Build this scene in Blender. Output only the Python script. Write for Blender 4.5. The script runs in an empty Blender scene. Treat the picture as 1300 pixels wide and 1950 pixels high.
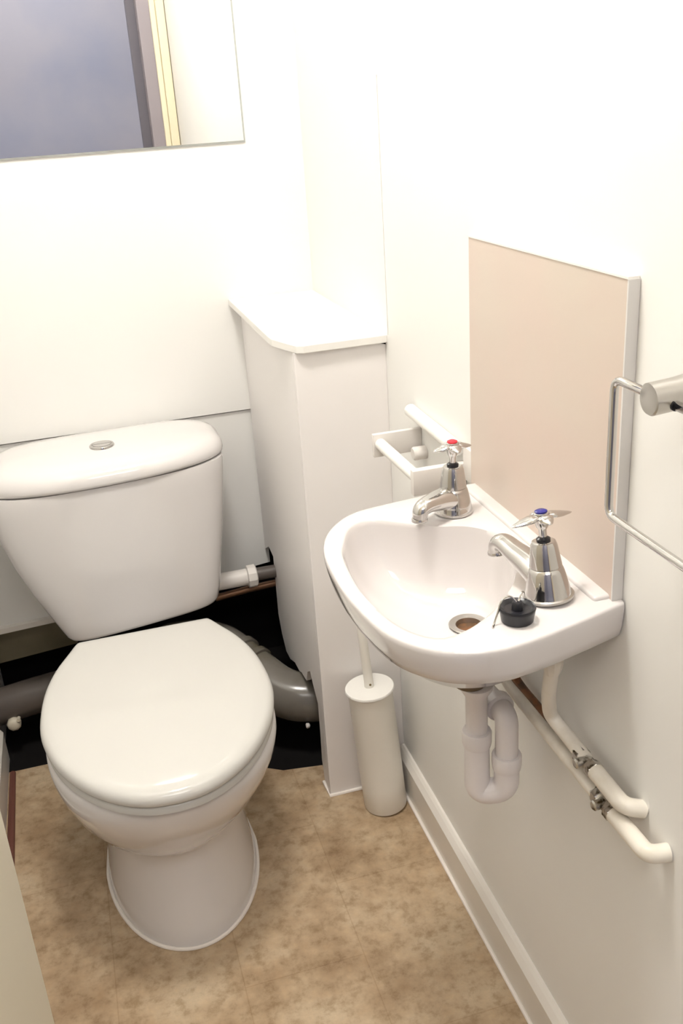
import bpy, bmesh, math, random
from mathutils import Vector, Matrix
C = bpy.context.scene.collection
PI = math.pi
# ------------------------------------------------------------------ camera
cam_d = bpy.data.cameras.new('camera')
cam = bpy.data.objects.new('camera', cam_d); C.objects.link(cam)
cam_d.sensor_fit = 'HORIZONTAL'; cam_d.sensor_width = 36.0
cam_d.lens = 36.0 * 1827.1 / 1300.0
cam_d.clip_start = 0.02
from mathutils import Euler
cam.matrix_world = Matrix.Translation((-0.5011, -2.023, 1.2945)) @ Euler((1.1674, 0.0632, -0.2833), 'XYZ').to_matrix().to_4x4()
bpy.context.scene.camera = cam
# ------------------------------------------------------------------ world, lamps, exposure
W = bpy.data.worlds.new('world'); bpy.context.scene.world = W; W.use_nodes = True
W.node_tree.nodes['Background'].inputs[0].default_value = (0.75, 0.78, 0.9, 1)
W.node_tree.nodes['Background'].inputs[1].default_value = 0.05
vs = bpy.context.scene.view_settings
vs.view_transform = 'Standard'; vs.look = 'None'; vs.exposure = 0.06; vs.gamma = 1.0
vs.use_curve_mapping = False
LAMP = (-0.40, -1.02, 2.40); LAMP_R = 0.15; LAMP_E = 86.0       # opal ceiling light: centre, radius, emission
HALL_FILL_E = 8.5  # emission of the unseen hall panel, added to fill front-facing surfaces

# ------------------------------------------------------------------ materials
def mat(name, col, rough=0.5, metal=0.0, spec=0.5, coat=0.0, bump=None, noise=None):
    m = bpy.data.materials.new(name); m.use_nodes = True
    nt = m.node_tree; b = nt.nodes['Principled BSDF']
    b.inputs['Base Color'].default_value = (*col, 1)
    b.inputs['Roughness'].default_value = rough
    b.inputs['Metallic'].default_value = metal
    b.inputs['Specular IOR Level'].default_value = spec
    b.inputs['Coat Weight'].default_value = coat
    tc = nt.nodes.new('ShaderNodeTexCoord')
    if noise:
        sc, c2, lo, hi = noise
        n = nt.nodes.new('ShaderNodeTexNoise'); n.inputs['Scale'].default_value = sc; n.inputs['Detail'].default_value = 4
        nt.links.new(tc.outputs['Object'], n.inputs['Vector'])
        r = nt.nodes.new('ShaderNodeMapRange'); r.inputs[1].default_value = lo; r.inputs[2].default_value = hi
        nt.links.new(n.outputs['Fac'], r.inputs[0])
        mx = nt.nodes.new('ShaderNodeMix'); mx.data_type = 'RGBA'
        mx.inputs[6].default_value = (*col, 1); mx.inputs[7].default_value = (*c2, 1)
        nt.links.new(r.outputs[0], mx.inputs[0]); nt.links.new(mx.outputs[2], b.inputs['Base Color'])
    if bump:
        sc, st = bump
        n = nt.nodes.new('ShaderNodeTexNoise'); n.inputs['Scale'].default_value = sc; n.inputs['Detail'].default_value = 3
        nt.links.new(tc.outputs['Object'], n.inputs['Vector'])
        bp = nt.nodes.new('ShaderNodeBump'); bp.inputs['Strength'].default_value = st; bp.inputs['Distance'].default_value = 0.002
        nt.links.new(n.outputs['Fac'], bp.inputs['Height']); nt.links.new(bp.outputs['Normal'], b.inputs['Normal'])
    return m
M = {}
M['wall'] = mat('white_wall_paint', (0.88, 0.87, 0.84), 0.55, bump=(60, 0.06), noise=(3.0, (0.87, 0.855, 0.825), 0.45, 0.75))
M['boxing'] = mat('white_board_paint', (0.88, 0.845, 0.825), 0.42)
M['shelf'] = mat('white_laminate', (0.86, 0.84, 0.80), 0.3)
M['trim'] = mat('gloss_white_trim', (0.80, 0.76, 0.70), 0.3)
M['sealant'] = mat('white_sealant', (0.86, 0.80, 0.74), 0.4)
M['ceramic'] = mat('white_vitreous_china', (0.735, 0.705, 0.69), 0.08, coat=0.5)
M['basin'] = mat('white_basin_china', (0.685, 0.65, 0.637), 0.08, coat=0.5)
M['seat'] = mat('white_seat_plastic', (0.595, 0.58, 0.545), 0.09)
M['plastic'] = mat('white_plastic', (0.80, 0.76, 0.72), 0.3)
M['trap'] = mat('white_waste_plastic', (0.80, 0.755, 0.745), 0.3)
M['brushp'] = mat('cream_brush_plastic', (0.90, 0.87, 0.80), 0.35)
M['pipe_w'] = mat('painted_pipe', (0.82, 0.77, 0.68), 0.35, noise=(40, (0.72, 0.66, 0.55), 0.5, 0.8))
M['chrome'] = mat('chrome', (0.60, 0.585, 0.57), 0.07, metal=1.0)
M['satin'] = mat('satin_nickel', (0.52, 0.50, 0.47), 0.32, metal=1.0)
M['brass'] = mat('tarnished_brass', (0.20, 0.15, 0.08), 0.35, metal=1.0)
M['tarnish'] = mat('tarnished_waste_fitting', (0.13, 0.09, 0.045), 0.4)
M['valve'] = mat('worn_nickel_valve', (0.60, 0.58, 0.54), 0.28, metal=1.0, noise=(110, (0.10, 0.08, 0.05), 0.48, 0.62))
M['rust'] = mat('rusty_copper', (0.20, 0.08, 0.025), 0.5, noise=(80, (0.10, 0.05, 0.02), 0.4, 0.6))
M['black'] = mat('black_rubber', (0.012, 0.012, 0.016), 0.3)
M['cap'] = mat('grubby_cream_cap', (0.62, 0.56, 0.45), 0.45)
M['hole'] = mat('dark_void', (0.010, 0.009, 0.009), 0.9, spec=0.1)  # near-black colour stands in for the darkness of open voids and gaps
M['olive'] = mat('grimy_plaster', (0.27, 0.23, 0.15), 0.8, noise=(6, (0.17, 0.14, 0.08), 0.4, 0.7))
M['soil'] = mat('grey_soil_pipe', (0.165, 0.15, 0.13), 0.20, noise=(9, (0.11, 0.095, 0.065), 0.45, 0.7))
M['darkpipe'] = mat('dark_grey_pipe', (0.10, 0.083, 0.073), 0.35)
M['copper'] = mat('dull_copper', (0.22, 0.12, 0.07), 0.4, metal=0.7)
M['splash'] = mat('beige_laminate', (0.635, 0.555, 0.475), 0.35, noise=(5, (0.66, 0.535, 0.465), 0.35, 0.65))
M['edge'] = mat('splashback_edge', (0.72, 0.70, 0.68), 0.35)
M['red'] = mat('red_indicator', (0.70, 0.02, 0.04), 0.25)
M['blue'] = mat('blue_indicator', (0.02, 0.02, 0.22), 0.25)
M['door'] = mat('cream_door_paint', (0.66, 0.61, 0.49), 0.4)
M['arch'] = mat('cream_gloss_frame', (0.82, 0.74, 0.55), 0.35)
M['jamb'] = mat('mauve_jamb_paint', (0.30, 0.265, 0.29), 0.5)
M['stop'] = mat('dark_grey_door_stop', (0.13, 0.12, 0.145), 0.5)
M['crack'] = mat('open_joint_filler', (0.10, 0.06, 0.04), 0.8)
M['hall'] = mat('slate_blue_hall_wall', (0.365, 0.355, 0.40), 0.7, noise=(2.5, (0.30, 0.31, 0.385), 0.4, 0.7))
M['redshadow'] = mat('dark_red_edge_shadow', (0.14, 0.05, 0.035), 0.6)  # reddish shadow at the left floor edge, put into the colour
M['mirror'] = mat('mirror_silver', (0.95, 0.96, 0.96), 0.0, metal=1.0)
M['glass_edge'] = mat('mirror_glass_edge', (0.50, 0.52, 0.50), 0.1)
def emit(name, col, s):
    m = bpy.data.materials.new(name); m.use_nodes = True
    b = m.node_tree.nodes['Principled BSDF']
    b.inputs['Base Color'].default_value = (*col, 1)
    b.inputs['Emission Color'].default_value = (*col, 1); b.inputs['Emission Strength'].default_value = s
    return m
M['lamp'] = emit('opal_lamp', (1.0, 0.965, 0.91), LAMP_E)
M['hall_fill'] = emit('hall_fill', (1.0, 0.97, 0.93), HALL_FILL_E)

def floor_mat():
    m = bpy.data.materials.new('beige_vinyl_floor'); m.use_nodes = True
    nt = m.node_tree; b = nt.nodes['Principled BSDF']; L = nt.links
    tc = nt.nodes.new('ShaderNodeTexCoord')
    def noise(s, d=5, rough=0.6):
        n = nt.nodes.new('ShaderNodeTexNoise'); n.inputs['Scale'].default_value = s; n.inputs['Detail'].default_value = d
        n.inputs['Roughness'].default_value = rough
        L.new(tc.outputs['Object'], n.inputs['Vector']); return n.outputs['Fac']
    def ramp(fac, stops):
        r = nt.nodes.new('ShaderNodeValToRGB'); e = r.color_ramp.elements
        e[0].position, e[0].color = stops[0][0], (*stops[0][1], 1)
        e[1].position, e[1].color = stops[-1][0], (*stops[-1][1], 1)
        for p_, c_ in stops[1:-1]:
            x = e.new(p_); x.color = (*c_, 1)
        L.new(fac, r.inputs[0]); return r.outputs[0]
    def mix(f, a, b_, mode='MIX'):
        x = nt.nodes.new('ShaderNodeMix'); x.data_type = 'RGBA'; x.blend_type = mode
        if isinstance(f, float): x.inputs[0].default_value = f
        else: L.new(f, x.inputs[0])
        L.new(a, x.inputs[6]); L.new(b_, x.inputs[7]); return x.outputs[2]
    big = ramp(noise(6.5, 5, 0.6), [(0.33, (0.32, 0.215, 0.125)), (0.5, (0.45, 0.33, 0.21)), (0.68, (0.55, 0.435, 0.30))])
    fine = ramp(noise(38, 6, 0.7), [(0.34, (0.70, 0.65, 0.58)), (0.50, (0.98, 0.98, 0.98)), (0.72, (1.16, 1.14, 1.11))])
    col = mix(1.0, big, fine, 'MULTIPLY')
    mp = nt.nodes.new('ShaderNodeMapping'); mp.inputs['Rotation'].default_value = (0, 0, PI/2)
    mp.inputs['Location'].default_value = (0.27, 0.016, 0)
    L.new(tc.outputs['Object'], mp.inputs['Vector'])
    br = nt.nodes.new('ShaderNodeTexBrick'); L.new(mp.outputs['Vector'], br.inputs['Vector'])
    br.inputs['Scale'].default_value = 1.0; br.inputs['Brick Width'].default_value = 0.33; br.inputs['Row Height'].default_value = 0.2
    br.inputs['Mortar Size'].default_value = 0.0012; br.inputs['Mortar Smooth'].default_value = 0.4
    br.inputs['Color1'].default_value = (1, 1, 1, 1); br.inputs['Color2'].default_value = (0.94, 0.935, 0.925, 1); br.inputs['Mortar'].default_value = (0.85, 0.82, 0.78, 1)
    col = mix(1.0, col, br.outputs['Color'], 'MULTIPLY')
    L.new(col, b.inputs['Base Color']); b.inputs['Roughness'].default_value = 0.42; b.inputs['Specular IOR Level'].default_value = 0.35
    return m
M['floor'] = floor_mat()

# ------------------------------------------------------------------ mesh helpers
def obj(name, geo, m, parent=None, smooth=True, angle=40, bevel=0.0):
    me = bpy.data.meshes.new(name)
    bm = bmesh.new()
    for vs_, fs_ in geo:
        vv = [bm.verts.new(v) for v in vs_]
        for f in fs_:
            try: bm.faces.new([vv[i] for i in f])
            except ValueError: pass
    bmesh.ops.remove_doubles(bm, verts=bm.verts, dist=1e-6)
    bmesh.ops.recalc_face_normals(bm, faces=bm.faces)
    if bevel:
        ed = [e for e in bm.edges if len(e.link_faces) == 2 and e.calc_face_angle() > math.radians(30)]
        bmesh.ops.bevel(bm, geom=ed, offset=bevel, segments=3, profile=0.5, affect='EDGES')
    bm.to_mesh(me); bm.free()
    if smooth:
        for p in me.polygons: p.use_smooth = True
        me.set_sharp_from_angle(angle=math.radians(angle))
    me.materials.append(m)
    o = bpy.data.objects.new(name, me); C.objects.link(o)
    if parent:
        o.parent = parent
        o.matrix_parent_inverse = parent_inv(parent)
    return o
def world_mat(o):
    mm = o.matrix_basis.copy()
    if o.parent: mm = world_mat(o.parent) @ o.matrix_parent_inverse @ mm
    return mm
def parent_inv(p):
    return world_mat(p).inverted() if not p.get('_local') else Matrix.Identity(4)
def thing(name, label, cat, loc=(0, 0, 0), group=None, local=False):
    """Empty at the base of a thing; parts are given in world coordinates unless local."""
    o = bpy.data.objects.new(name, None); C.objects.link(o); o.location = loc
    o.empty_display_size = 0.05
    o['label'] = label; o['category'] = cat
    if group: o['group'] = group
    if local: o['_local'] = 1
    return o
def tag(o, label, cat, group=None):
    o['label'] = label; o['category'] = cat
    if group: o['group'] = group
    return o
def struct(name, geo, m, **k):
    o = obj(name, geo, m, **k); o['kind'] = 'structure'; return o
def box(x0, x1, y0, y1, z0, z1):
    v = [(x, y, z) for x in (x0, x1) for y in (y0, y1) for z in (z0, z1)]
    return (v, [(0, 1, 3, 2), (4, 6, 7, 5), (0, 4, 5, 1), (2, 3, 7, 6), (0, 2, 6, 4), (1, 5, 7, 3)])
def loft(rings, cap0=True, cap1=True, closed=True):
    v, f = [], []
    n = len(rings[0])
    for r in rings: v += [tuple(p) for p in r]
    for i in range(len(rings)-1):
        for j in range(n if closed else n-1):
            k = (j+1) % n
            f.append((i*n+j, i*n+k, (i+1)*n+k, (i+1)*n+j))
    if cap0: f.append(tuple(range(n)))
    if cap1: f.append(tuple((len(rings)-1)*n+j for j in range(n)))
    return (v, f)
def lathe(prof, n=40, o=(0, 0, 0), axis='z', caps=True):
    """prof: list of (r, h) along the axis."""
    rings = []
    for r, h in prof:
        ring = []
        for j in range(n):
            a = 2*PI*j/n; c, s = max(r, 1e-4)*math.cos(a), max(r, 1e-4)*math.sin(a)
            p = {'z': (c, s, h), 'x': (h, c, s), 'y': (s, h, c)}[axis]
            ring.append((p[0]+o[0], p[1]+o[1], p[2]+o[2]))
        rings.append(ring)
    return loft(rings, caps, caps)
def catmull(P, sub=8, closed=False):
    P = [Vector(p) for p in P]; out = []; n = len(P)
    rng = range(n if closed else n-1)
    for i in rng:
        p0 = P[(i-1) % n] if (closed or i > 0) else P[i]*2-P[i+1]
        p1 = P[i]; p2 = P[(i+1) % n]
        p3 = P[(i+2) % n] if (closed or i+2 < n) else p2*2-p1
        for k in range(sub):
            t = k/sub
            out.append(0.5*((2*p1)+(p2-p0)*t+(2*p0-5*p1+4*p2-p3)*t*t+(3*p1-p0-3*p2+p3)*t**3))
    if not closed: out.append(P[-1])
    return out
def fillet(P, r, seg=8):
    """polyline with rounded corners"""
    P = [Vector(p) for p in P]; out = [P[0]]
    for i in range(1, len(P)-1):
        a, b, c = P[i-1], P[i], P[i+1]
        d = min(r, (a-b).length*0.49, (c-b).length*0.49)
        s = b+(a-b).normalized()*d; e = b+(c-b).normalized()*d
        for k in range(seg+1):
            t = k/seg; out.append(s*(1-t)**2+b*2*t*(1-t)+e*t*t)
    out.append(P[-1]); return out
def tube(path, r, n=20, squash=None):
    """r: radius or list; returns capped tube"""
    P = [Vector(p) for p in path]; m = len(P)
    R = r if isinstance(r, (list, tuple)) else [r]*m
    T = [(P[min(i+1, m-1)]-P[max(i-1, 0)]).normalized() for i in range(m)]
    up = Vector((0, 0, 1)) if abs(T[0].z) < 0.9 else Vector((1, 0, 0))
    u = (up-T[0]*up.dot(T[0])).normalized(); rings = []
    for i in range(m):
        u = (u-T[i]*u.dot(T[i])).normalized(); w = T[i].cross(u)
        k = squash or 1.0
        rings.append([P[i]+(u*math.cos(2*PI*j/n)*k+w*math.sin(2*PI*j/n))*R[i] for j in range(n)])
    return loft(rings)
def interp(path, radii_at):
    """radii by arc fraction"""
    P = [Vector(p) for p in path]; L = [0]
    for i in range(1, len(P)): L.append(L[-1]+(P[i]-P[i-1]).length)
    out = []
    for l in L:
        t = l/L[-1]
        for k in range(len(radii_at)-1):
            (t0, r0), (t1, r1) = radii_at[k], radii_at[k+1]
            if t <= t1 or k == len(radii_at)-2:
                out.append(r0+(r1-r0)*min(1, max(0, (t-t0)/(t1-t0)))); break
    return out
def prism(poly, z0, z1, ax='z'):
    def p3(a, b, h): return {'z': (a, b, h), 'x': (h, a, b), 'y': (a, h, b)}[ax]
    return loft([[p3(a, b, z0) for a, b in poly], [p3(a, b, z1) for a, b in poly]])
def polar(outline, c, n):
    """resample closed outline by angle about c"""
    out = []
    m = len(outline)
    for j in range(n):
        a = 2*PI*j/n; d = Vector((math.cos(a), math.sin(a))); best = None
        for i in range(m):
            p = Vector(outline[i][:2])-Vector(c); q_ = Vector(outline[(i+1) % m][:2])-Vector(c)
            e = q_-p; den = d.x*e.y-d.y*e.x
            if abs(den) < 1e-12: continue
            t = (p.x*e.y-p.y*e.x)/den; s = (p.x*d.y-p.y*d.x)/den
            if t > 0 and -1e-6 <= s <= 1+1e-6 and (best is None or t > best): best = t
        out.append((c[0]+d.x*best, c[1]+d.y*best))
    return out
def xf(geo, mtx):
    return ([tuple(mtx @ Vector(v)) for v in geo[0]], geo[1])

# ================================================================== SETTING
XL = -0.815          # left wall
YF = -1.95           # front (door) wall inner face
ZC = 2.42
# floor, notched round the pipework behind the pan
fl = [(XL, YF-0.02), (0.03, YF-0.02), (0.03, -0.47), (-0.150, -0.47), (-0.152, -0.385), (-0.235, -0.372), (-0.30, -0.33), (-0.42, -0.20), (-0.55, -0.165), (XL-0.02, -0.165), (XL-0.02, YF-0.02)]
struct('floor', [prism(fl, -0.012, 0.0)], M['floor'], smooth=False)
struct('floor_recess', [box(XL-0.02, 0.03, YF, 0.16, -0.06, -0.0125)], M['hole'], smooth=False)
struct('ceiling', [box(XL-0.05, 0.05, YF-0.02, 0.2, ZC, ZC+0.05)], M['wall'], smooth=False)
# back wall: upper board, lower board set a touch behind it, open recess below
struct('wall_back', [box(XL-0.05, 0.03, 0.0, 0.03, 0.6865, ZC)], M['wall'], smooth=False)
struct('wall_back_lower', [prism([(XL, 0.262), (-0.40, 0.282), (-0.152, 0.306), (-0.152, 0.683), (XL, 0.683)], 0.006, 0.026, 'y')], M['wall'], smooth=False)
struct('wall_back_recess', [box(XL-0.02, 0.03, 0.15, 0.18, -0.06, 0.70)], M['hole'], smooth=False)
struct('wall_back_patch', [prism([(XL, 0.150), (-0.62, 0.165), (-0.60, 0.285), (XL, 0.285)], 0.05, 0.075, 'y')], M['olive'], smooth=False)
struct('trim_1', [prism([(XL, 0.253), (-0.60, 0.262), (-0.60, 0.273), (XL, 0.266)], -0.008, 0.02, 'y')], M['trim'], smooth=False)
# right wall with the open joint where the boards meet
struct('wall_right', [box(0.0, 0.04, YF-0.02, -0.5018, 0, ZC), box(0.0, 0.04, -0.4988, 0.03, 0.93, ZC), box(0.0, 0.04, -0.5018, -0.4988, 1.330, ZC), box(0.0, 0.04, -0.5018, 0.03, 0.0, 0.93)], M['wall'], smooth=False)
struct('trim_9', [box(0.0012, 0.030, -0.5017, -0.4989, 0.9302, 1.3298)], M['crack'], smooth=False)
struct('wall_left', [box(XL-0.04, XL, YF-0.02, 0.18, -0.06, ZC)], M['wall'], smooth=False)
# front wall round the doorway
DX0, DX1, DZ = -0.775, -0.055, 2.03
struct('wall_front', [box(DX1, 0.0, YF-0.10, YF, 0, ZC), box(XL, DX0, YF-0.10, YF, 0, ZC), box(DX0, DX1, YF-0.10, YF, DZ, ZC)], M['wall'], smooth=False)
struct('trim_2', [box(DX1+0.0002, -0.034, YF, YF+0.013, 0, DZ+0.05), box(-0.0335, -0.002, YF, YF+0.020, 0, DZ+0.05), box(DX0-0.03, DX1, YF, YF+0.016, DZ, DZ+0.05)], M['arch'], smooth=False, bevel=0.004)
struct('trim_3', [box(DX1-0.045, DX1, YF-0.10, YF+0.004, 0, DZ), box(DX0, DX0+0.02, YF-0.10, YF-0.045, 0, DZ), box(DX0+0.02, DX1-0.045, YF-0.10, YF-0.045, DZ-0.022, DZ)], M['jamb'], smooth=False)
struct('trim_8', [box(DX1-0.078, DX1-0.0452, YF-0.10, YF-0.062, 0, DZ-0.0225)], M['stop'], smooth=False)
# hall beyond the doorway
struct('floor_hall', [box(-1.5, 0.6, YF-1.55, YF-0.02, -0.03, -0.0005)], M['hall'], smooth=False)
struct('wall_hall_far', [box(-1.5, 0.6, YF-1.6, YF-1.55, 0, ZC)], M['hall'], smooth=False)
struct('wall_hall_left', [box(-1.55, -1.5, YF-1.6, YF-0.1, 0, ZC)], M['hall'], smooth=False)
struct('wall_hall_right', [box(0.6, 0.65, YF-1.6, YF-0.1, 0, ZC)], M['hall'], smooth=False)
struct('wall_hall_near', [box(-1.55, XL-0.04, YF-0.1, YF-0.05, 0, ZC), box(0.04, 0.65, YF-0.1, YF-0.05, 0, ZC)], M['hall'], smooth=False)
struct('ceiling_hall', [box(-1.55, 0.65, YF-1.6, YF-0.02, ZC, ZC+0.05)], M['wall'], smooth=False)
# skirting boards
def skirt(name, x0, x1, y0, y1, h):
    s = 1 if x1 > x0 else -1      # x0 = wall face, x1 = front face
    poly = [(x0, 0), (x1, 0), (x1, h-0.014), (x0+(x1-x0)*0.55, h-0.004), (x0+(x1-x0)*0.25, h), (x0, h)]
    rings = [[(a, y, b) for a, b in poly] for y in (y0, y1)]
    struct(name, [loft(rings)], M['trim'], smooth=False)
skirt('baseboard_right', 0.0, -0.016, -0.487, YF+0.017, 0.0868)
skirt('baseboard_left', XL, XL+0.014, -0.115, YF+0.017, 0.085)
struct('trim_4', [tube([(-0.0185, -0.49, 0.0015), (-0.0185, YF+0.03, 0.0015)], 0.0035, 8)], M['sealant'])
struct('trim_5', [tube([(XL+0.022, -0.17, -0.001), (XL+0.026, -0.60, -0.001)], [0.007, 0.009], 8)], M['redshadow'])  # dark strip laid where the floor edge is in shadow

# pipe boxing in the corner: front board, side board cut away over the soil pipe
XB, YB, ZS = -0.1615, -0.4853, 0.916
struct('wall_boxing_front', [box(XB, 0.0, YB, YB+0.012, 0.0, ZS)], M['boxing'], smooth=False, bevel=0.0012)
side = [(YB+0.0122, 0.0), (YB+0.0122, ZS), (-0.0004, ZS), (-0.0004, 0.345), (-0.05, 0.372), (-0.096, 0.367), (-0.092, 0.29), (-0.0887, 0.215), (-0.110, 0.175), (-0.143, 0.147), (-0.185, 0.150), (-0.235, 0.170), (-0.278, 0.1735), (-0.300, 0.183), (-0.345, 0.190), (-0.362, 0.222), (-0.3886, 0.239), (-0.405, 0.220), (-0.4373, 0.192), (-0.436, 0.12), (-0.43, 0.0496), (-0.442, 0.0)]
struct('wall_boxing_side', [prism(side, XB, XB+0.010, 'x')], M['boxing'], smooth=False)
struct('trim_6', [tube([(XB-0.002, -0.44, 0.001), (XB-0.002, YB-0.002, 0.001), (-0.016, YB-0.002, 0.001)], 0.0040, 8)], M['sealant'])
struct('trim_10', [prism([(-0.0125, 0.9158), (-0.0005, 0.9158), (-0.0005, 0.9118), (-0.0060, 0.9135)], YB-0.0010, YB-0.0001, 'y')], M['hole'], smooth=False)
XS, YS = -0.1846, -0.5005
sh = [(0.0, -0.0005), (0.0, YS+0.006), (-0.147, YS+0.004), (-0.158, YS+0.009), (-0.1835, -0.418), (XS, -0.40), (XS, -0.0005)]
o = obj('shelf', [prism(sh, ZS+0.0002, 0.93)], M['shelf'], smooth=False, bevel=0.0015)
tag(o, 'white laminate shelf with a clipped corner on top of the corner boxing', 'shelf')

# ================================================================== MIRROR
t = thing('wall_mirror', 'large frameless mirror on back wall above the toilet', 'mirror', (-0.46, -0.006, 1.2355))
mx0, mx1, mz0, mz1 = -0.80, -0.1168, 1.2345, 2.05
obj('mirror_glass', [box(mx0+0.0035, mx1-0.0035, -0.0062, -0.0058, mz0+0.0035, mz1-0.0035)], M['mirror'], t, smooth=False)
b_ = 0.0035
def bevel_frame():
    o_ = [(mx0, mz0), (mx1, mz0), (mx1, mz1), (mx0, mz1)]
    i_ = [(mx0+b_, mz0+b_), (mx1-b_, mz0+b_), (mx1-b_, mz1-b_), (mx0+b_, mz1-b_)]
    rings = [[(x, 0.0, z) for x, z in o_], [(x, -0.0035, z) for x, z in o_], [(x, -0.0060, z) for x, z in i_]]
    return loft(rings)
obj('bevelled_edge', [bevel_frame()], M['glass_edge'], t, smooth=False)

# ================================================================== TOILET
XT = -0.473
toilet = thing('toilet', 'white close-coupled toilet with closed lid against back wall', 'toilet', (XT, -0.5, 0))
prof = [(-0.372, 0.118), (-0.376, 0.127), (-0.405, 0.141), (-0.46, 0.166), (-0.52, 0.183), (-0.58, 0.1905), (-0.64, 0.1915), (-0.69, 0.183), (-0.735, 0.169), (-0.775, 0.149), (-0.81, 0.125), (-0.84, 0.096), (-0.862, 0.064), (-0.874, 0.033), (-0.8778, 0.0)]
pc = catmull([(w, y, 0) for y, w in prof], 4)
half = [(v.x, v.y) for v in pc]
outl = [(XT+w, y) for w, y in half] + [(XT-w, y) for w, y in reversed(half[:-1])]
def soutl(k, z, cy=-0.62, dy=0):
    return [(XT+(x-XT)*k, cy+(y-cy)*k+dy, z) for x, y in outl]
# pan
def pan_ring(z, a, yf, yb, n=72, p=2.0, ym=None):
    ym = ym if ym is not None else yf+min(0.23, (yb-yf)*0.5)
    ring = []
    for j in range(n):
        th = 2*PI*j/n; c, s = math.cos(th), math.sin(th)
        pp = p if s < 0 else 3.0
        x = a*math.copysign(abs(c)**(2/pp), c)*(1 if s < 0 else 1-0.42*s)
        y = (ym-yf if s < 0 else yb-ym)*math.copysign(abs(s)**(2/pp), s)
        ring.append((XT+x, ym+y, z))
    return ring
pr = [(0.000, 0.136, -0.777, -0.235, 0), (0.006, 0.137, -0.778, -0.235, 0), (0.03, 0.133, -0.770, -0.23, 0), (0.08, 0.127, -0.753, -0.225, 0), (0.13, 0.122, -0.740, -0.22, 0), (0.165, 0.120, -0.734, -0.215, 0), (0.174, 0.122, -0.737, -0.212, -0.002), (0.181, 0.131, -0.749, -0.21, -0.005), (0.193, 0.145, -0.767, -0.21, -0.007), (0.218, 0.161, -0.790, -0.21, -0.008), (0.250, 0.174, -0.814, -0.22, -0.006), (0.285, 0.183, -0.836, -0.25, -0.003), (0.315, 0.1885, -0.851, -0.30, -0.001), (0.340, 0.1905, -0.858, -0.335, 0), (0.355, 0.1895, -0.857, -0.345, 0), (0.361, 0.184, -0.851, -0.35, 0)]
pr = [(z, a, f, b, xo) for z, a, f, b, xo in pr]
pan = obj('pan', [loft([[(x+r[4], y, z) for x, y, z in pan_ring(*r[:4])] for r in pr])], M['ceramic'], toilet, angle=60)
pv = obj('outlet_spigot', [tube([(XT, -0.28, 0.17), (XT, -0.12, 0.165)], 0.053, 28)], M['ceramic'], pan)
obj('base_sealant', [tube(catmull([(x, y, 0.002) for x, y, z in pan_ring(0, 0.1385, -0.7805, -0.235)][30:72]+[(x, y, 0.002) for x, y, z in pan_ring(0, 0.1385, -0.7805, -0.235)][0:7], 2), 0.0035, 8)], M['sealant'], pan)
# seat ring and lid
rs = [soutl(0.965, 0.3612), soutl(0.985, 0.3635), soutl(0.985, 0.373), soutl(0.97, 0.3768)]
obj('seat', [loft(rs)], M['seat'], toilet, angle=50)
rl = [soutl(0.972, 0.3785), soutl(0.993, 0.3795), soutl(1.0, 0.3825), soutl(1.002, 0.3865), soutl(0.999, 0.391), soutl(0.99, 0.3955), soutl(0.974, 0.399), soutl(0.95, 0.4012), soutl(0.90, 0.4026), soutl(0.75, 0.4036), soutl(0.5, 0.4043), soutl(0.2, 0.4046)]
obj('seat_lid', [loft(rl)], M['seat'], toilet, angle=60)
for sx in (-0.075, 0.075):
    obj('hinge', [lathe([(0.010, -0.02), (0.011, -0.018), (0.011, 0.018), (0.010, 0.02)], 20, (XT+sx, -0.368, 0.380), 'x'), lathe([(0.009, 0.355), (0.009, 0.380)], 16, (XT+sx, -0.368, 0))], M['seat'], toilet)
# cistern: tapers downwards, stands a few degrees off level
XC = -0.4920
def cist_ring(z, hw, yf, k, yb=-0.012, n=88, p=4.2, bow=0.035, xo=0.0, zc=0.0):
    ring = []; ym = yb+(yf+bow-yb)*0.5; hd = abs(yf+bow-yb)*0.5
    for j in range(n):
        th = 2*PI*j/n; c, s = math.cos(th), math.sin(th)
        x = hw*math.copysign(abs(c)**(2/p), c); y = hd*math.copysign(abs(s)**(2/p), s)
        if y < 0: y -= bow*(1-(x/hw)**2)*(-y/hd)
        ring.append((XC+xo+x, ym+y, z+k*x+zc))
    return ring
cr = [(0.3265, 0.1540, -0.226, 0.100, 0.006, 0.028), (0.3290, 0.1605, -0.2315, 0.098, 0.006, 0.028), (0.335, 0.1640, -0.234, 0.095, 0.007, 0.0275), (0.36, 0.1730, -0.236, 0.088, 0.010, 0.0245), (0.40, 0.186, -0.238, 0.080, 0.014, 0.0185), (0.44, 0.1985, -0.239, 0.07, 0.018, 0.0125), (0.50, 0.2150, -0.240, 0.06, 0.022, 0.0055), (0.56, 0.2270, -0.241, 0.05, 0.025, 0.001), (0.61, 0.2345, -0.242, 0.042, 0.027, -0.001), (0.640, 0.2370, -0.243, 0.037, 0.028, -0.0015), (0.6465, 0.2360, -0.242, 0.036, 0.028, -0.0015)]
cistern = obj('cistern', [loft([cist_ring(*r[:4], bow=r[4], xo=r[5], p=6.0) for r in cr])], M['ceramic'], toilet, angle=50)
lr = [(0.6490, 0.2360, -0.244, 0.036), (0.6505, 0.2405, -0.249, 0.036), (0.656, 0.2415, -0.2505, 0.036), (0.664, 0.2405, -0.2495, 0.035), (0.673, 0.237, -0.246, 0.032), (0.682, 0.229, -0.238, 0.027), (0.688, 0.215, -0.224, 0.022), (0.6915, 0.190, -0.201, 0.018), (0.6935, 0.12, -0.165, 0.012), (0.694, 0.05, -0.13, 0.008)]
def lid_ring(z, hw, yf, k):
    ins = (0.2415-hw)
    return cist_ring(z, hw, yf, k, yb=-0.004-min(ins*0.22, 0.05), p=3.6, bow=0.028)
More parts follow.
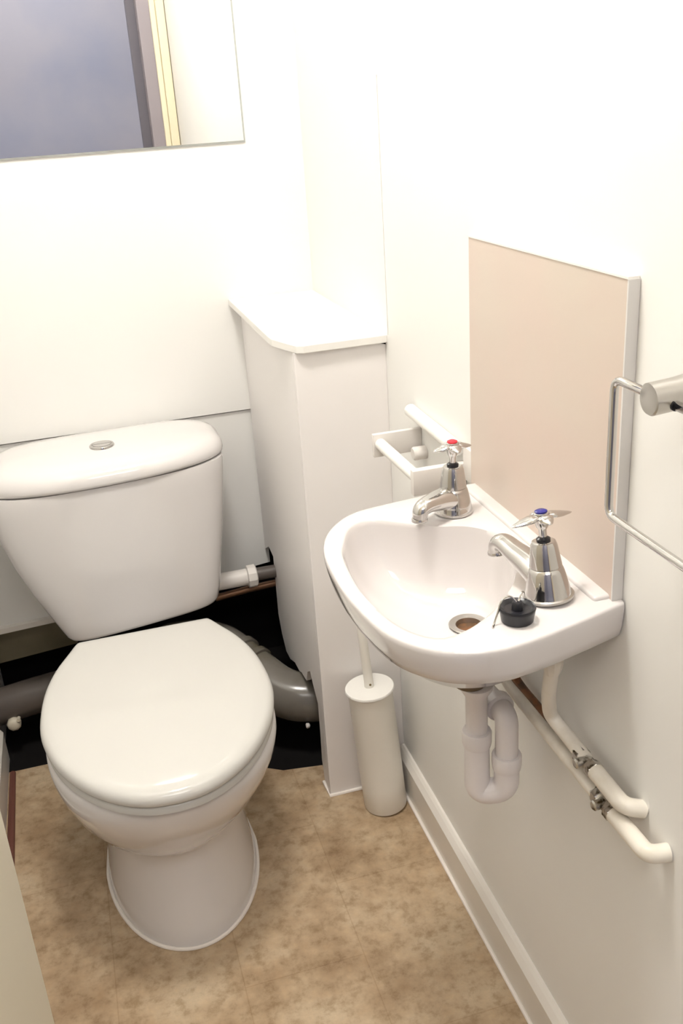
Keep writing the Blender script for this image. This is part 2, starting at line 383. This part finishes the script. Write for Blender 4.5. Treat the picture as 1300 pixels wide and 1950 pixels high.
lid = obj('cistern_lid', [loft([lid_ring(*r) for r in lr])], M['ceramic'], toilet, angle=60)
bx, by, bz = -0.4905, -0.133, 0.6936
obj('button_ring', [lathe([(0.0245, -0.003), (0.0250, 0.002), (0.0235, 0.0045), (0.0205, 0.0050), (0.0195, 0.0035), (0.0190, 0.0030)], 36, (bx, by, bz))], M['chrome'], lid)
def half_disc(sgn, r=0.0180, g=0.0008):
    pts = [(bx+r*math.cos(a), by+r*math.sin(a)) for a in [PI*k/16 for k in range(17)]] if sgn > 0 else [(bx+r*math.cos(a), by+r*math.sin(a)) for a in [PI+PI*k/16 for k in range(17)]]
    pts = [(x, y+g*sgn) for x, y in pts]
    return prism(pts, bz+0.002, bz+0.0055)
obj('flush_button', [half_disc(1)], M['chrome'], lid, smooth=False); obj('flush_button', [half_disc(-1)], M['chrome'], lid, smooth=False)

# ================================================================== PIPEWORK BEHIND THE PAN
t = thing('overflow_pipe', 'white plastic overflow connector on dark grey pipe right of cistern', 'pipe', (-0.22, -0.1, 0.33))
ov = Matrix.Translation((0, -0.1, 0.331))
obj('connector', [lathe([(0.019, -0.30), (0.019, -0.2265), (0.017, -0.225)], 28, (0, -0.1, 0.331), 'x')], M['plastic'], t)
obj('ring_nut', [lathe([(0.021, -0.2262), (0.0255, -0.2245), (0.0255, -0.2065), (0.022, -0.2040), (0.012, -0.2038)], 10, (0, -0.1, 0.331), 'x')], M['plastic'], t, smooth=False)
obj('pipe_run', [lathe([(0.0145, -0.2045), (0.0145, -0.06)], 24, (0, -0.1, 0.333), 'x')], M['darkpipe'], t)
o = obj('copper_pipe', [tube([(-0.30, -0.085, 0.285), (-0.225, -0.085, 0.292), (-0.10, -0.085, 0.298)], 0.0080, 14)], M['copper'])
tag(o, 'thin dull copper pipe just below the white overflow connector', 'pipe')
t = thing('soil_pipe', 'fat grey soil pipe entering the corner boxing right of toilet', 'pipe', (-0.22, -0.29, 0.06))
sp = catmull([(XT+0.005, -0.115, 0.178), (-0.40, -0.095, 0.19), (-0.315, -0.125, 0.185), (-0.255, -0.205, 0.155), (-0.205, -0.27, 0.128), (-0.15, -0.300, 0.118), (-0.05, -0.31, 0.113)], 10)
obj('elbow', [tube(sp, 0.0535, 36)], M['soil'], t)
for k in (26, 30):
    d = (Vector(sp[k+1])-Vector(sp[k-1])).normalized()*0.007
    obj('collar', [tube([sp[k]-d*1.3, sp[k]-d, sp[k]+d, sp[k]+d*1.3], [0.054, 0.0585, 0.0585, 0.054], 36)], M['soil'], t)
o = obj('clip_screw', [lathe([(0.004, -0.006), (0.006, -0.004), (0.005, 0.001), (0.002, 0.003)], 14, (-0.166, -0.347, 0.080), 'x')], M['plastic'], t)
t = thing('waste_pipe', 'dark grey horizontal pipe low at the left behind toilet', 'pipe', (-0.7, -0.03, 0.05))
obj('pipe_run', [tube([(XL+0.001, -0.055, 0.100), (-0.72, -0.058, 0.114), (-0.56, -0.06, 0.130)], 0.041, 30)], M['darkpipe'], t)
obj('end_cap', [lathe([(0.0135, 0.0), (0.0155, -0.004), (0.0155, -0.014), (0.012, -0.019), (0.006, -0.021)], 9, (-0.777, -0.089, 0.077), 'y'), lathe([(0.004, 0), (0.004, -0.012)], 8, (-0.765, -0.098, 0.090), 'y')], M['cap'], t)

# ================================================================== SPLASHBACK
t = thing('splashback', 'beige laminate splashback panel with white top edge on wall above basin', 'splashback', (0, -1.055, 0.79))
obj('panel', [box(-0.012, -0.0005, -1.2415, -0.8750, 0.7985, 1.1300)], M['splash'], t, smooth=False)
obj('top_edge', [box(-0.0128, -0.0005, -1.2425, -0.8745, 1.1302, 1.1325)], M['shelf'], t, smooth=False)
obj('side_edge', [box(-0.0126, -0.0005, -1.2440, -1.2417, 0.7985, 1.1301)], M['edge'], t, smooth=False)

# ================================================================== BASIN
ZR = 0.7987
basin = thing('wash_basin', 'small white wall hung basin under the beige splashback', 'basin', (0, -1.06, 0.72))
bo = [(-0.0002, -1.2510), (-0.066, -1.270), (-0.116, -1.2825), (-0.16, -1.2875), (-0.205, -1.2745), (-0.236, -1.245), (-0.254, -1.208), (-0.2642, -1.147), (-0.2668, -1.083), (-0.2602, -1.003), (-0.238, -0.946), (-0.196, -0.905), (-0.14, -0.893), (-0.0925, -0.887), (-0.04, -0.8775), (-0.0002, -0.8725)]
sm = [(v.x, v.y) for v in catmull([(x, y, 0) for x, y in bo], 6)]
cB = (-0.12, -1.075); NB = 128
outer = polar(sm, cB, NB)
bi = [(-0.228, -0.985), (-0.206, -0.945), (-0.172, -0.937), (-0.114, -0.983), (-0.070, -1.004), (-0.048, -1.045), (-0.056, -1.105), (-0.085, -1.162), (-0.140, -1.2175), (-0.188, -1.2430), (-0.214, -1.2375), (-0.2365, -1.198), (-0.2478, -1.125), (-0.2420, -1.03)]
inn = polar([(v.x, v.y) for v in catmull([(x, y, 0) for x, y in bi], 6, closed=True)], cB, NB)
DR = (-0.1015, -1.0725)
def sc_out(s, z): return [(min(x*s, -0.0002), -1.068+(y+1.068)*s, ZR+z) for x, y in outer]
def lerp_ring(a, b, t_, z): return [((1-t_)*p[0]+t_*q_[0], (1-t_)*p[1]+t_*q_[1], ZR+z) for p, q_ in zip(a, b)]
drain = [(DR[0]+0.021*math.cos(2*PI*j/NB), DR[1]+0.021*math.sin(2*PI*j/NB)) for j in range(NB)]
rings = [[(DR[0]+0.03*math.cos(2*PI*j/NB), DR[1]+0.03*math.sin(2*PI*j/NB), ZR-0.122) for j in range(NB)]]
def under(s, z):
    return [((DR[0]*(1-s)+x*s), DR[1]*(1-s)+y*s, ZR+z) for x, y in outer]
rings += [under(0.22, -0.120), under(0.45, -0.1115), under(0.66, -0.092), under(0.83, -0.060), sc_out(0.925, -0.049), sc_out(0.962, -0.0425), sc_out(0.982, -0.031), sc_out(0.994, -0.016), sc_out(0.998, -0.008), sc_out(0.997, -0.0030), sc_out(0.992, -0.0007), sc_out(0.982, 0.0)]
oz = [(x*0.982, -1.068+(y+1.068)*0.982) for x, y in outer]
rings += [lerp_ring(oz, inn, 0.6, 0.0), lerp_ring(oz, inn, 0.92, -0.0003), lerp_ring(oz, inn, 1.0, -0.0025)]
for t_, z in [(0.015, -0.008), (0.04, -0.020), (0.085, -0.038), (0.15, -0.056), (0.25, -0.074), (0.40, -0.088), (0.58, -0.096), (0.80, -0.100), (1.0, -0.1015)]:
    rings.append(lerp_ring(inn, drain, t_, z))
rings.append([(x, y, ZR-0.118) for x, y in drain])
bowl = obj('bowl', [loft(rings, cap0=False, cap1=False)], M['basin'], basin, angle=60)
obj('back_ledge', [box(-0.030, -0.0004, -1.238, -0.884, ZR-0.010, ZR+0.0045)], M['basin'], basin, bevel=0.004)
obj('drain_ring', [lathe([(0.0235, -0.1000), (0.0245, -0.0985), (0.0235, -0.0975), (0.0160, -0.0990), (0.0155, -0.106)], 36, (DR[0], DR[1], ZR), caps=False)], M['satin'], basin)
obj('drain_hole', [lathe([(0.0155, -0.1055), (0.0145, -0.112), (0.001, -0.113)], 24, (DR[0], DR[1], ZR))], M['rust'], basin)
obj('waste_flange', [lathe([(0.018, -0.12), (0.0205, -0.134), (0.0205, -0.166), (0.0225, -0.170), (0.0225, -0.1785), (0.0200, -0.1835)], 30, (DR[0], DR[1], ZR))], M['tarnish'], basin)

# ---- taps (local coordinates: z up from the ledge, spout along +X)
def make_tap(name, label, loc, spout_dir, tilt, handle_rot, disc, ring=False, reach=1.0, rise=0.0, arm_len=1.0):
    t = thing(name, label, 'tap', loc)
    a = math.atan2(spout_dir[1], spout_dir[0])
    tx, ty = tilt
    K = Matrix.Translation(loc) @ Matrix.Rotation(math.hypot(tx, ty), 4, Vector((-ty, tx, 0)).normalized() if (tx or ty) else Vector((1, 0, 0)))
    S = K @ Matrix.Rotation(a, 4, 'Z'); H = K @ Matrix.Rotation(handle_rot, 4, 'Z')
    body = lathe([(0.0235, 0.0), (0.0248, 0.001), (0.0248, 0.004), (0.0240, 0.006), (0.0232, 0.012), (0.0212, 0.021), (0.0190, 0.030), (0.0176, 0.0335), (0.0164, 0.0345), (0.0172, 0.0358), (0.0168, 0.039), (0.0156, 0.048), (0.0140, 0.059), (0.0124, 0.0627), (0.0104, 0.0635), (0.0060, 0.0635)], 40)
    bd = obj('body', [xf(body, K)], M['chrome'], t, angle=35)
    obj('gland', [xf(lathe([(0.0075, 0.0625), (0.0075, 0.0660), (0.0055, 0.0675)], 20), K)], M['black'], bd)
    if ring:
        obj('base_ring', [xf(lathe([(0.0245, 0.0001), (0.0272, 0.0005), (0.0272, 0.003), (0.0248, 0.004)], 44), K)], M['satin'], bd)
    q0, q1 = reach, rise
    path = catmull([(0.004, 0, 0.019), (0.022*q0, 0, 0.0245+q1*0.3), (0.046*q0, 0, 0.0275+q1*0.65), (0.064*q0, 0, 0.0285+q1), (0.0740*q0, 0, 0.0245+q1), (0.0775*q0, 0, 0.0145+q1)], 6)
    rr = interp(path, [(0, 0.0190), (0.25, 0.0170), (0.6, 0.0132), (0.85, 0.0112), (1, 0.0100)])
    so = obj('spout', [xf(tube(path, rr, 24, squash=0.82), S)], M['chrome'], t, angle=50)
    obj('nozzle', [xf(lathe([(0.0075, 0.0115+q1), (0.0103, 0.0120+q1), (0.0103, 0.0145+q1), (0.0095, 0.0160+q1)], 24, (0.0777*q0, 0, 0)), S)], M['chrome'], so)
    hd = obj('handle', [xf(lathe([(0.0042, 0.0640), (0.0042, 0.0760), (0.0062, 0.0790), (0.0078, 0.0850), (0.0088, 0.0915), (0.0082, 0.0945), (0.0060, 0.0955)], 28), H)], M['chrome'], t, angle=50)
    def arm(L, ang):
        pth = [(0.003, 0, 0.0905), (0.010, 0, 0.0900), (0.020*L, 0, 0.0885), (0.030*L, 0, 0.0872), (0.0350*L, 0, 0.0866)]
        pth = catmull(pth, 4)
        r_ = interp(pth, [(0, 0.0070), (0.3, 0.0088), (0.6, 0.0072), (0.9, 0.0034), (1, 0.0010)])
        return xf(tube(pth, r_, 16, squash=0.42), H @ Matrix.Rotation(ang, 4, 'Z'))
    for k in range(4):
        obj('arm', [arm(arm_len if k % 2 == 0 else 0.55, k*PI/2)], M['chrome'], hd, angle=50)
    obj('indicator_disc', [xf(lathe([(0.0066, 0.0950), (0.0066, 0.0965), (0.0040, 0.0978)], 24), H)], disc, hd)
    return t
make_tap('hot_tap', 'chrome basin tap with red disc on its cross handle', (-0.072, -0.957, ZR+0.0002), (-0.065, -0.030), (0, 0), 0.05, M['red'], reach=0.80, rise=-0.004, arm_len=0.75)
make_tap('cold_tap', 'chrome basin tap with blue disc, leaning, beside the black plug', (-0.0680, -1.2100, ZR+0.0012), (-0.022, 0.077), (-0.06, 0.10), 0.05, M['blue'], ring=True, reach=1.02, rise=0.017)

# ---- plug with chain
t = thing('basin_plug', 'black rubber basin plug resting on rim beside the leaning tap', 'plug', (-0.122, -1.2405, ZR))
PX, PY = -0.1195, -1.2420
obj('stopper', [lathe([(0.0155, 0.0004), (0.0165, 0.001), (0.0185, 0.0125), (0.0190, 0.0150), (0.0182, 0.0165), (0.0160, 0.0155), (0.0135, 0.0130), (0.0060, 0.0128), (0.0056, 0.0200), (0.0045, 0.0215), (0.001, 0.0218)], 36, (PX, PY, ZR))], M['black'], t)
ch = catmull([(PX-0.001, PY, ZR+0.021), (PX-0.006, PY+0.004, ZR+0.0265), (PX-0.015, PY+0.004, ZR+0.0245), (PX-0.021, PY+0.001, ZR+0.013), (PX-0.026, PY-0.001, ZR+0.0022), (PX-0.030, PY-0.006, ZR+0.001)], 8)
obj('chain', [tube(ch, 0.0011, 8)], M['chrome'], t)
ch2 = catmull([(PX+0.001, PY, ZR+0.0215), (PX+0.008, PY+0.006, ZR+0.0275), (PX+0.014, PY+0.014, ZR+0.020), (PX+0.017, PY+0.022, ZR+0.004), (PX+0.018, PY+0.028, ZR+0.0015)], 8)
obj('chain', [tube(ch2, 0.0011, 8)], M['chrome'], t)

# ---- waste trap
t = thing('waste_trap', 'white plastic U-bend trap hanging under the basin', 'trap', (DR[0], DR[1], 0.44))
TX, TY = DR[0]+0.007, DR[1]-0.005
UX, UY = TX+0.0335, TY-0.0180
obj('tail', [lathe([(0.0198, 0.6148), (0.0210, 0.6140), (0.0210, 0.610), (0.0170, 0.603), (0.0142, 0.599), (0.0140, 0.53)], 32, (TX, TY, 0))], M['trap'], t)
obj('nut', [lathe([(0.0148, 0.5452), (0.0182, 0.5455), (0.0192, 0.5430), (0.0192, 0.5290), (0.0180, 0.5230), (0.0160, 0.5220)], 24, (TX, TY, 0))], M['trap'], t)
ub = fillet([(TX, TY, 0.538), (TX, TY, 0.447), (UX, UY, 0.455), (UX, UY, 0.508)], 0.0185, 12)
obj('bend', [tube(ub, interp(ub, [(0, 0.0160), (0.25, 0.0162), (0.55, 0.0172), (1, 0.0160)]), 28)], M['trap'], t)
obj('nut', [lathe([(0.0149, 0.5122), (0.0184, 0.5125), (0.0194, 0.5100), (0.0194, 0.4970), (0.0182, 0.4900), (0.0160, 0.4890)], 24, (UX, UY, 0))], M['trap'], t)
el = fillet([(UX, UY, 0.500), (UX, UY, 0.5705), (UX-0.004, UY+0.05, 0.572), (UX-0.012, UY+0.20, 0.576), (0.0, UY+0.215, 0.576)], 0.016, 10)
obj('elbow', [tube(el, 0.0148, 26)], M['trap'], t)
e0 = Vector((UX-0.001, UY+0.015, 0.5710)); dd = Vector((0, 1, 0.02)).normalized()
obj('nut', [tube([e0, e0+dd*0.002, e0+dd*0.014, e0+dd*0.016], [0.0165, 0.0190, 0.0190, 0.0165], 24)], M['trap'], t)

# ---- supply pipes with valves
def seg_tube(a, b, prof, n=6):
    a, b = Vector(a), Vector(b); d = (b-a)
    return tube([a+d*s for s, r in prof], [r for s, r in prof], n)
def supply(name, label, path, r, valve_y, px, z, end_pts):
    t = thing(name, label, 'pipe', (px, valve_y, z))
    obj('pipe_run', [tube(path, r, 18)], M['pipe_w'], t)
    # compression valve: hex nut, round body, slotted spindle, hex nut
    y0 = valve_y
    v = obj('valve', [seg_tube((px, y0+0.001, z), (px, y0-0.042, z), [(0, 0.0085), (0.1, 0.0105), (0.3, 0.0105), (0.34, 0.0080), (0.66, 0.0080), (0.70, 0.0108), (0.95, 0.0108), (1.0, 0.0085)], 6)], M['valve'], t, smooth=False)
    obj('spindle', [lathe([(0.006, 0.0), (0.0062, -0.013), (0.0045, -0.0145), (0.001, -0.0145)], 14, (px-0.002, y0-0.021, z+0.002), 'x')], M['valve'], v)
    obj('inlet', [tube(end_pts, r*1.16, 20)], M['pipe_w'], t)
    return t
PXS = -0.0215
pa = fillet([(-0.060, -0.957, 0.690), (-0.040, -0.968, 0.630), (-0.030, -0.985, 0.590), (-0.026, -1.03, 0.566), (PXS, -1.10, 0.558), (PXS, -1.262, 0.555)], 0.03, 8)
t1 = supply('supply_pipe', 'painted supply pipe with the lower of two valves, from the hot tap', pa, 0.0086, -1.246, PXS, 0.555,
       fillet([(PXS, -1.286, 0.555), (PXS, -1.352, 0.5555), (0.0, -1.356, 0.556)], 0.018, 8))
pb = fillet([(-0.052, -1.196, 0.715), (-0.048, -1.178, 0.650), (-0.030, -1.150, 0.600), (PXS, -1.175, 0.586), (PXS, -1.222, 0.583)], 0.02, 8)
t2 = supply('supply_pipe', 'painted supply pipe with the upper of two valves, from the cold tap', pb, 0.0086, -1.204, PXS, 0.582,
       fillet([(PXS, -1.244, 0.582), (PXS, -1.303, 0.580), (0.0, -1.308, 0.574)], 0.018, 8))
obj('tap_connector', [lathe([(0.0125, 0.745), (0.0125, 0.706), (0.0105, 0.695), (0.008, 0.688)], 10, (-0.051, -1.192, 0))], M['pipe_w'], t2, smooth=False)
obj('tap_connector', [lathe([(0.0125, 0.745), (0.0125, 0.696), (0.0105, 0.686), (0.008, 0.680)], 10, (-0.060, -0.957, 0))], M['pipe_w'], t1, smooth=False)

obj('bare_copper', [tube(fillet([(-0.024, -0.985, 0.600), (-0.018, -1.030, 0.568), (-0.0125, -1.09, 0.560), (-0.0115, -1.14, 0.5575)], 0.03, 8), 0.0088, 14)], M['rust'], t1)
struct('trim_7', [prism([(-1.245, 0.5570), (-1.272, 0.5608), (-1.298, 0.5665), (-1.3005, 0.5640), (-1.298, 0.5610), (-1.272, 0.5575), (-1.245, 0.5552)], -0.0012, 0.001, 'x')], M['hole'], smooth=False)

# ================================================================== TOILET ROLL HOLDER
t = thing('toilet_roll_holder', 'empty white toilet roll holder on wall behind the red tap', 'toilet roll holder', (0, -0.74, 0.78))
obj('end_plate', [box(-0.0815, -0.0003, -0.6500, -0.6420, 0.7730, 0.8110)], M['plastic'], t, bevel=0.001)
npl = obj('end_plate', [box(-0.0815, -0.0003, -0.8320, -0.8200, 0.7745, 0.8125)], M['plastic'], t, bevel=0.001)
obj('wall_flange', [box(-0.006, -0.0003, -0.8640, -0.8322, 0.7900, 0.8400)], M['plastic'], t, bevel=0.001)
obj('spindle', [tube([(-0.070, -0.6505, 0.7945), (-0.070, -0.8198, 0.7965)], 0.0092, 24)], M['shelf'], t)
obj('wall_bar', [tube([(-0.0108, -0.630, 0.8360), (-0.0108, -0.8250, 0.8330)], 0.0105, 24)], M['shelf'], t)
obj('wall_boss', [lathe([(0.011, -0.0003), (0.011, -0.020), (0.009, -0.022)], 20, (0, -0.665, 0.775), 'x')], M['plastic'], t)

# ================================================================== TOWEL RING
t = thing('towel_ring', 'square chrome towel ring on satin post right of the splashback', 'towel ring', (0, -1.38, 1.064))
RX, RY, RZ = -0.058, -1.3795, 1.0620
obj('wall_plate', [lathe([(0.024, -0.0003), (0.024, -0.004), (0.020, -0.010), (0.014, -0.013)], 36, (0, RY-0.004, RZ+0.012), 'x')], M['satin'], t)
post = obj('post', [tube([(-0.010, RY-0.004, RZ+0.010), (-0.050, RY-0.001, RZ+0.002), (-0.0735, RY, RZ), (-0.0745, RY, RZ)], [0.0125, 0.0135, 0.0135, 0.0122], 36)], M['satin'], t)
obj('rod_hole', [lathe([(0.0052, -0.0140), (0.0052, 0.0140)], 16, (RX, RY, RZ-0.003), 'y')], M['black'], post)
y1, y2, z1, z2 = RY+0.077, RY-0.085, RZ-0.0035, RZ-0.133
base = [(RX, RY, z1), (RX, y1, z1), (RX, y1, z2), (RX, y2, z2), (RX, y2, z1), (RX, RY, z1)]
obj('ring', [tube(fillet(base, 0.012, 8), 0.0040, 16)], M['chrome'], t)

# ================================================================== TOILET BRUSH
BX, BY = -0.0640, -0.5470
t = thing('toilet_brush', 'cream toilet brush in tall holder standing beside corner boxing', 'toilet brush', (BX, BY, 0))
K = Matrix.Translation((BX, BY, 0)) @ Matrix.Rotation(-0.062, 4, 'Y') @ Matrix.Rotation(-0.03, 4, 'X')
hb = obj('holder', [xf(lathe([(0.0415, 0.0028), (0.0425, 0.005), (0.0425, 0.060), (0.0425, 0.255), (0.0430, 0.258), (0.0430, 0.268), (0.0405, 0.270)], 48), K)], M['brushp'], t)
ld = obj('lid_disc', [xf(lathe([(0.0440, 0.2705), (0.0470, 0.2715), (0.0472, 0.2745), (0.0460, 0.2762), (0.003, 0.2775)], 48), K)], M['shelf'], t)
obj('handle', [xf(lathe([(0.0095, 0.2770), (0.0090, 0.285), (0.0085, 0.37), (0.0085, 0.43), (0.0070, 0.436), (0.002, 0.438)], 24), K)], M['brushp'], t)
obj('handle_pin', [xf(lathe([(0.0022, 0.0), (0.0022, -0.0098), (0.001, -0.0100)], 12, (0, 0, 0.285), 'y'), K)], M['brass'], t)

# ================================================================== DOOR LEAF (opened into the room)
hx, hy, ex, ey = -0.752, YF+0.03, -0.6495, -1.20
dv = Vector((ex-hx, ey-hy, 0)).normalized(); nv = Vector((dv.y, -dv.x, 0))
A, B = Vector((hx, hy, 0)), Vector((ex, ey, 0))
cs = [A, B, B-nv*0.035, A-nv*0.035]
struct('door_1', [loft([[(p.x, p.y, 0.006) for p in cs], [(p.x, p.y, 1.99) for p in cs]])], M['door'], smooth=False, bevel=0.002)

# ================================================================== CEILING LIGHT, AND UNSEEN FILL PANEL ADDED IN THE HALL
t = thing('ceiling_light', 'round opal flush light on the ceiling of the toilet room', 'ceiling light', (LAMP[0], LAMP[1], ZC))
obj('base_rim', [lathe([(LAMP_R+0.012, ZC-0.0005), (LAMP_R+0.012, ZC-0.02), (LAMP_R, ZC-0.024)], 48, (LAMP[0], LAMP[1], 0))], M['plastic'], t)
obj('diffuser', [lathe([(LAMP_R, ZC-0.0245), (LAMP_R*0.97, ZC-0.04), (LAMP_R*0.8, ZC-0.058), (LAMP_R*0.5, ZC-0.07), (0.001, ZC-0.074)], 48, (LAMP[0], LAMP[1], 0))], M['lamp'], t)
t = thing('ceiling_light', 'long unseen fill light panel added on the ceiling of the hall', 'ceiling light', (-0.45, YF-0.75, ZC))
obj('fill_panel_frame', [box(-1.12, 0.22, YF-1.17, YF-0.33, ZC-0.03, ZC-0.0005)], M['plastic'], t, smooth=False)
obj('diffuser', [box(-1.10, 0.20, YF-1.15, YF-0.35, ZC-0.034, ZC-0.0305)], M['hall_fill'], t, smooth=False)
for ob in bpy.data.objects:
    if '_local' in ob: del ob['_local']
